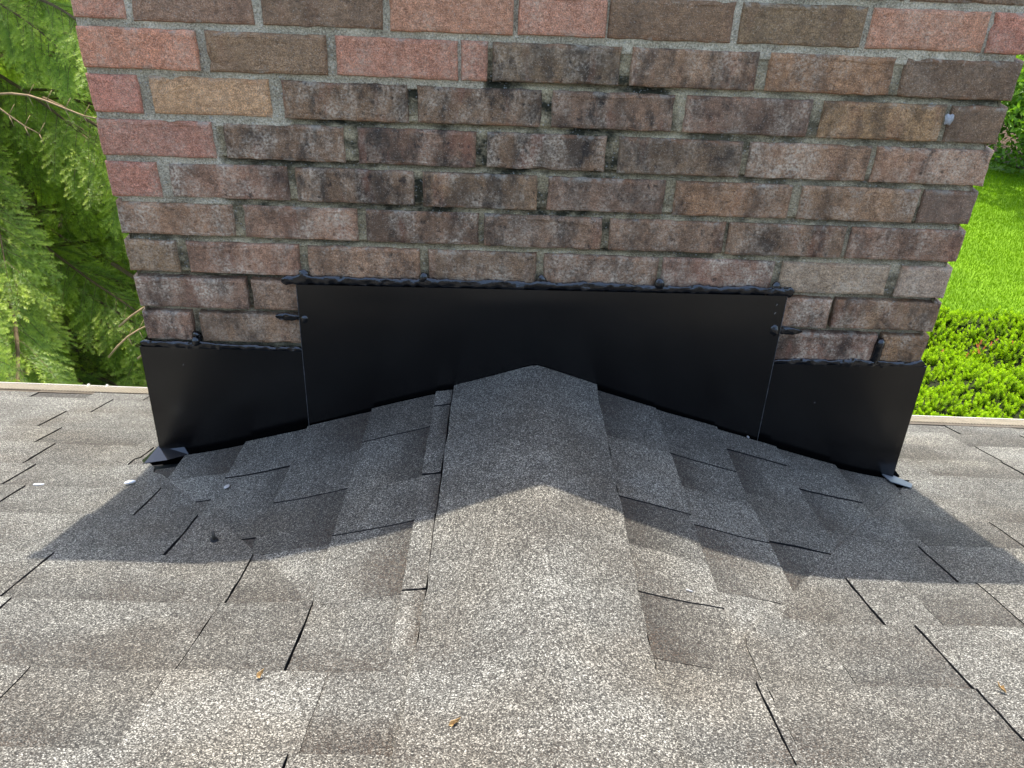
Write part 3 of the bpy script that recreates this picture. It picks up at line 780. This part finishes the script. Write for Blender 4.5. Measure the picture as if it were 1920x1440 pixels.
# ------------------------------------------------------------------ foliage helpers
def shoot(P0, D, N, L, nl, V, F, T, tipb, wdt=.00105):
    """one leafy shoot: needles in a flat brush to both sides and above the stem"""
    sd_ = N.cross(D).normalized(); n = max(8, int(L / .0016)); rnd = random.random
    for i in range(n):
        u = (i + rnd()) / n; th = abs(random.gauss(0, .75)); sg = 1 if i % 2 else -1
        dr = (sd_ * (sg * math.cos(th)) + N * (math.sin(th) * .8)) * .9 + D * (.30 + .7 * u * u * u); dr.normalize()
        p = P0 + D * (L * u); ln = nl * (.8 + .35 * rnd()) * (1 - .45 * max(0, u - .8) / .2)
        wv = dr.cross(N + sd_ * random.uniform(-.5, .5)).normalized() * wdt
        k = len(V); V += [p - wv, p + wv, p + dr * ln]; F.append((k, k + 1, k + 2))
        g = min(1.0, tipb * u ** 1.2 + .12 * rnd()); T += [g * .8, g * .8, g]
def frond(P0, D, N, L, V, F, T, W, bright):
    """flat spray: axis with paired side shoots, sagging toward the end"""
    D = D.normalized(); N = (N - D * N.dot(D)).normalized(); p = P0.copy(); d = D.copy(); st = .021; n = max(3, int(L / st))
    for i in range(n):
        u = i / n; d = (d + Vector((0, 0, -.05))).normalized(); q = p + d * st; sd_ = N.cross(d).normalized()
        shoot(p, d, N, st, .0118, V, F, T, bright * (.3 + .7 * (i == n - 1)))
        if i % 3 == 0: W.append((p.copy(), p + d * st * 3, .0016 * (1 - .6 * u)))
        if i > 0:
            for sg in (-1, 1):
                if random.random() < .1: continue
                ll = (.030 + L * .26 * (1 - u)) * random.uniform(.7, 1.2) * min(1, .5 + u * 2)
                shoot(q, (d * .8 + sd_ * sg * random.uniform(.55, .9) + N * random.uniform(-.12, .18) + Vector((0, 0, -.12))).normalized(), N, ll, .0118, V, F, T, bright * random.uniform(.6, 1.1))
        p = q
def spruce_branch(seed, L=1.0):   # one drooping bough carrying flat fronds
    random.seed(seed); V, F, T, W = [], [], [], []
    ax = []; N = 22
    for i in range(N + 1):
        u = i / N; ax.append(Vector((L * u, .05 * math.sin(u * 4 + seed), -.30 * L * u * u + .16 * L * max(0, u - .6) ** 1.3 + .05 * u)))
    for i in range(4, N + 1):
        u = i / N; d = (ax[i] - ax[i - 1]).normalized()
        for sg in (-1, 1):
            fl_ = L * (.10 + .11 * math.sin(math.pi * (.2 + .6 * u))) * random.uniform(.65, 1.3)
            dd = d * random.uniform(.5, .9) + Vector((0, sg * random.uniform(.5, .9), random.uniform(-.9, .1)))
            frond(ax[i], dd, Vector((random.uniform(.1, .8), sg * random.uniform(-.2, .5), random.uniform(.6, 1))), fl_, V, F, T, W, random.uniform(.55, 1.1))
    frond(ax[N], ax[N] - ax[N - 2], Vector((0, .1, 1)), .2 * L, V, F, T, W, 1.1)
    for q in range(9):
        p = ax[random.randrange(4, N)]; frond(p, Vector((random.uniform(0, .5), random.uniform(-.4, .4), -1)), Vector((1, random.uniform(-.3, .3), .3)), random.uniform(.10, .18) * L, V, F, T, W, .6)
    mi = [0] * len(F)
    for (a, b2, r) in W:
        v, f = tube([a, b2], [r, r * .6], 3, False); o = len(V); V += v; F += [tuple(q + o for q in g) for g in f]; mi += [1] * len(f); T += [0] * len(v)
    v, f = tube(ax, [.009 * (1 - .8 * i / N) for i in range(N + 1)], 5); o = len(V); V += v; F += [tuple(q + o for q in g) for g in f]; mi += [1] * len(f); T += [0] * len(v)
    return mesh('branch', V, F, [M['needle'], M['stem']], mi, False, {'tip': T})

BR = [spruce_branch(s) for s in (11, 23, 37, 41)]
random.seed(99)
TX, TY = -3.0, 3.5
spr = tag(empty('spruce_tree', (TX, TY, GZ)), 'tall dense green spruce with drooping branches left of the chimney', 'tree')
V, F = tube([(0, 0, 0), (.03, 0, 2), (0, .03, 4.5), (.02, 0, 7.2)], [.19, .15, .09, .02], 12); link('trunk', mesh('trunk', V, F, M['bark'], None, True), spr)
z = .25; k = 0; nb = 0
while z < 6.9:
    R = min(2.75, 3.3 - .45 * z)
    dense = z < 3.6
    nbr = 8 if dense else 4
    for q in range(nbr):
        ph = 2 * math.pi * (q + random.uniform(-.3, .3)) / nbr + k * 1.1
        for (f0, f1) in ([(0, .62), (.38, 1.0)] if dense and R > 1.2 else [(.0, 1.0)]):
            if nb >= 296: break
            Lb = R * (f1 - f0) * random.uniform(.9, 1.12)
            o = link('branch', BR[random.randrange(4)], spr)
            o.location = (math.cos(ph) * R * f0, math.sin(ph) * R * f0, z - .10 * R * f0 + random.uniform(-.06, .06)); sc = max(.6, Lb)
            o.scale = (Lb, sc * .95, sc * .95); o.rotation_euler = (random.uniform(-.35, .35), random.uniform(-.05, .28), ph + random.uniform(-.15, .15)); nb += 1
    z += .235 if dense else .6; k += 1
sp2 = tag(link('spruce_tree', None, None, (-5.3, 7.2, GZ)), 'farther spruce glimpsed through the gaps of the big one by the roof', 'tree'); sp2.rotation_euler.z = 2.1
for ch in list(spr.children):
    if ch.name.startswith('trunk') or (ch.location.z < 5):
        c = ch.copy(); COL.objects.link(c); c.parent = sp2
# bare dry twigs poking out near the eave
for (p, d) in (((-1.95, 1.9, -.62), (.42, -.10, -.03)), ((-2.02, 1.75, -.55), (.25, .05, -.16)), ((-1.62, 1.75, -1.50), (.30, .1, .16)), ((-1.72, 1.8, -1.68), (.26, .1, .20)), ((-1.55, 1.7, -1.62), (.2, .1, .05))):
    P = [Vector(p) + Vector(d) * t + Vector((0, 0, .02 * math.sin(t * 5))) - Vector((TX, TY, GZ)) for t in lin(0, 1, 7)]
    V, F = tube(P, [.0055 - .0006 * q for q in range(7)], 5)
    for q in range(2, 7):
        for s_ in (-1, 1):
            v, f = tube([P[q], P[q] + Vector((.02, .02 * s_, .035 * s_))], [.0018, .0009], 3); n0 = len(V); V += v; F += [tuple(a + n0 for a in g) for g in f]
    link('bare_twig', mesh('bare_twig', V, F, M['twig'], None, True), spr)

# ------------------------------------------------------------------ clipped yew hedge below the eave
random.seed(5)
hed = tag(empty('yew_hedge', (3.6, 3.2, GZ)), 'wide bright green clipped yew hedge beyond the roof edge', 'hedge')
def hz(x, y):
    e = min(1.0, max(0, (4.42 + .10 * math.sin(x * 3.1) - y) / .35)) ** .5
    return (GZ + .25) + e * (.72 + .10 * noise.noise((x * 1.6, y * 1.6, 0)) + .05 * noise.noise((x * 5, y * 5, 2)))
xs = lin(1.2, 7, 80); ys = lin(1.4, 4.55, 46)
V = [(x, y, hz(x, y) - .075) for x in xs for y in ys]; F = [(i * 46 + j, (i + 1) * 46 + j, (i + 1) * 46 + j + 1, i * 46 + j + 1) for i in range(79) for j in range(45)]
def hpar(o): o.parent = hed; o.matrix_parent_inverse = Matrix.Translation(-hed.location); return o
hpar(link('inner_twigs', mesh('inner_twigs', V, F, simple('yew_inner_twigs', (.018, .022, .008), .9, .1, var=.5, scale=30, bump=.8, bd=.03))))
def sprig_template():
    V, T = [], []
    for i in range(26):
        u = i / 25; t = i * 2.399; ln = .028 * (1 - .4 * u); p = Vector((0, 0, .075 * u))
        d = Vector((math.cos(t), math.sin(t), .55 + .8 * u)).normalized(); wv = d.cross(Vector((0, 0, 1))).normalized() * .0055
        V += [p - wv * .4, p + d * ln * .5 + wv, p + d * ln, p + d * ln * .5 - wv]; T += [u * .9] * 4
    return np.array([tuple(v) for v in V]), np.array(T)
ST, TT = sprig_template()
def sprigs(name, pts, sc, mat, tipv=None):
    Vs, Ts = [], []
    for (p, s) in zip(pts, sc):
        a = random.uniform(0, 6.28); tl = Vector((random.gauss(0, .38), random.gauss(0, .38), 1)).normalized()
        R_ = np.array(tl.to_track_quat('Z', 'Y').to_matrix() @ Matrix.Rotation(a, 3, 'Z'))
        Vs.append((ST * s) @ R_.T + np.array(p)); Ts.append(np.clip(TT + random.gauss(0, .22), 0, 1))
    V = np.concatenate(Vs); n = len(V) // 4
    F = np.arange(4 * n).reshape(-1, 4)
    return mesh(name, V.tolist(), F.tolist(), mat, None, False, {'tip': np.concatenate(Ts).tolist()})
pts, sc = [], []
for _ in range(24000):
    x = random.uniform(1.6, 5.6); y = random.uniform(1.7, 4.5)
    c = noise.noise((x * 7, y * 7, 3))
    if c < -.34 and random.random() < .55: continue
    pts.append((x, y, hz(x, y) - .09 + .035 * c + random.uniform(-.02, .015))); sc.append(random.uniform(.55, 1.0))
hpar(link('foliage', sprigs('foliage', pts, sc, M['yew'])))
pts = [(3.12 + random.gauss(0, .09), 3.55 + random.gauss(0, .05), 0) for _ in range(11)] + [(3.45 + random.gauss(0, .05), 3.3 + random.gauss(0, .03), 0) for _ in range(3)]
pts = [(x, y, hz(x, y) - .03) for x, y, _ in pts]
o = hpar(link('orange_growth', sprigs('orange_growth', pts, [random.uniform(.3, .5) for _ in pts], M['red']))); o['kind'] = 'stuff'; o['label'] = 'orange-red new shoots on the hedge top'

# ------------------------------------------------------------------ broad-leaved tree at far right
def leaf_tree(name, base, blobs, nleaf, lsz, label, limbs):
    t = tag(empty(name, base), label, 'tree')
    V, F = [], []
    for (P, r) in limbs:
        v, f = tube(P, [r * (1 - .75 * i / (len(P) - 1)) for i in range(len(P))], 7); n0 = len(V); V += v; F += [tuple(a + n0 for a in g) for g in f]
    link('trunk', mesh('trunk', V, F, M['bark'], None, True), t)
    tot = sum(b_[3] ** 2 for b_ in blobs); Vs, Ts = [], []
    for (bx_, by_, bz_, br) in blobs:
        n = int(nleaf * br * br / tot)
        d = np.random.normal(size=(n, 3)); d /= np.linalg.norm(d, axis=1)[:, None]
        r = br * np.random.uniform(.35, 1, n) ** .5
        nz_ = np.array([noise.noise((q[0] * 2.2 + bx_, q[1] * 2.2, q[2] * 2.2)) for q in d]); keep = nz_ > -.25
        C_ = (d * (r * (1 + .35 * nz_))[:, None] + np.array([bx_, by_, bz_]))[keep]; n = len(C_)
        a = np.random.normal(size=(n, 3)); a /= np.linalg.norm(a, axis=1)[:, None]; b_ = np.cross(a, np.random.normal(size=(n, 3))); b_ /= np.linalg.norm(b_, axis=1)[:, None]
        s = lsz * np.random.uniform(.7, 1.3, n)[:, None]
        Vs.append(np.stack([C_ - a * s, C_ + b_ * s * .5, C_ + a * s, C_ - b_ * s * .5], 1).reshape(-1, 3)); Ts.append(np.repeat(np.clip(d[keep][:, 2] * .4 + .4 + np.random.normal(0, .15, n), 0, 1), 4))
    V = np.concatenate(Vs); F = np.arange(len(V)).reshape(-1, 4)
    link('crown', mesh('crown', V.tolist(), F.tolist(), M['leaf'], None, False, {'tip': np.concatenate(Ts).tolist()}), t)
    return t
leaf_tree('leafy_shrub', (7.3, 10.6, GZ), [(-.55, -.35, .55, .55), (-.15, -.45, .9, .6), (-.7, .1, 1.0, .6), (.5, -.2, .7, .75), (-.2, .2, 1.45, .7), (-.95, .35, .6, .5), (.6, .2, 1.5, .8), (1.2, 0, .6, .7)], 26000, .04,
          'rounded pale green leafy shrub at the back of the lawn, far right', [([(0, 0, 0), (-.2, -.1, .6), (-.6, -.3, 1.1)], .05), ([(.1, 0, 0), (.2, .1, .8), (.4, .2, 1.6)], .05), ([(0, .1, 0), (-.2, .2, .9), (-.4, .2, 1.6)], .04)])
leaf_tree('shade_tree', (8.7, 10.3, GZ), [(-1.9, -.1, 4.3, .8), (-1.0, .3, 4.9, 1.1), (.2, 0, 5.2, 1.4), (-.6, -.5, 3.9, .7), (1.2, .2, 4.6, 1.1), (-2.6, .4, 3.6, .5), (-1.75, 1.6, 2.25, .38)], 14000, .07,
          'small shade tree whose low twigs hang in at the far right edge', [([(0, 0, 0), (.05, 0, 1.5), (0, 0, 3), (-.1, .1, 4.6)], .12), ([(.02, 0, 2.4), (-.8, .1, 3.4), (-1.9, 0, 4.2)], .06), ([(.02, 0, 1.7), (-.8, .8, 2.2), (-1.85, 1.65, 2.2)], .035)])
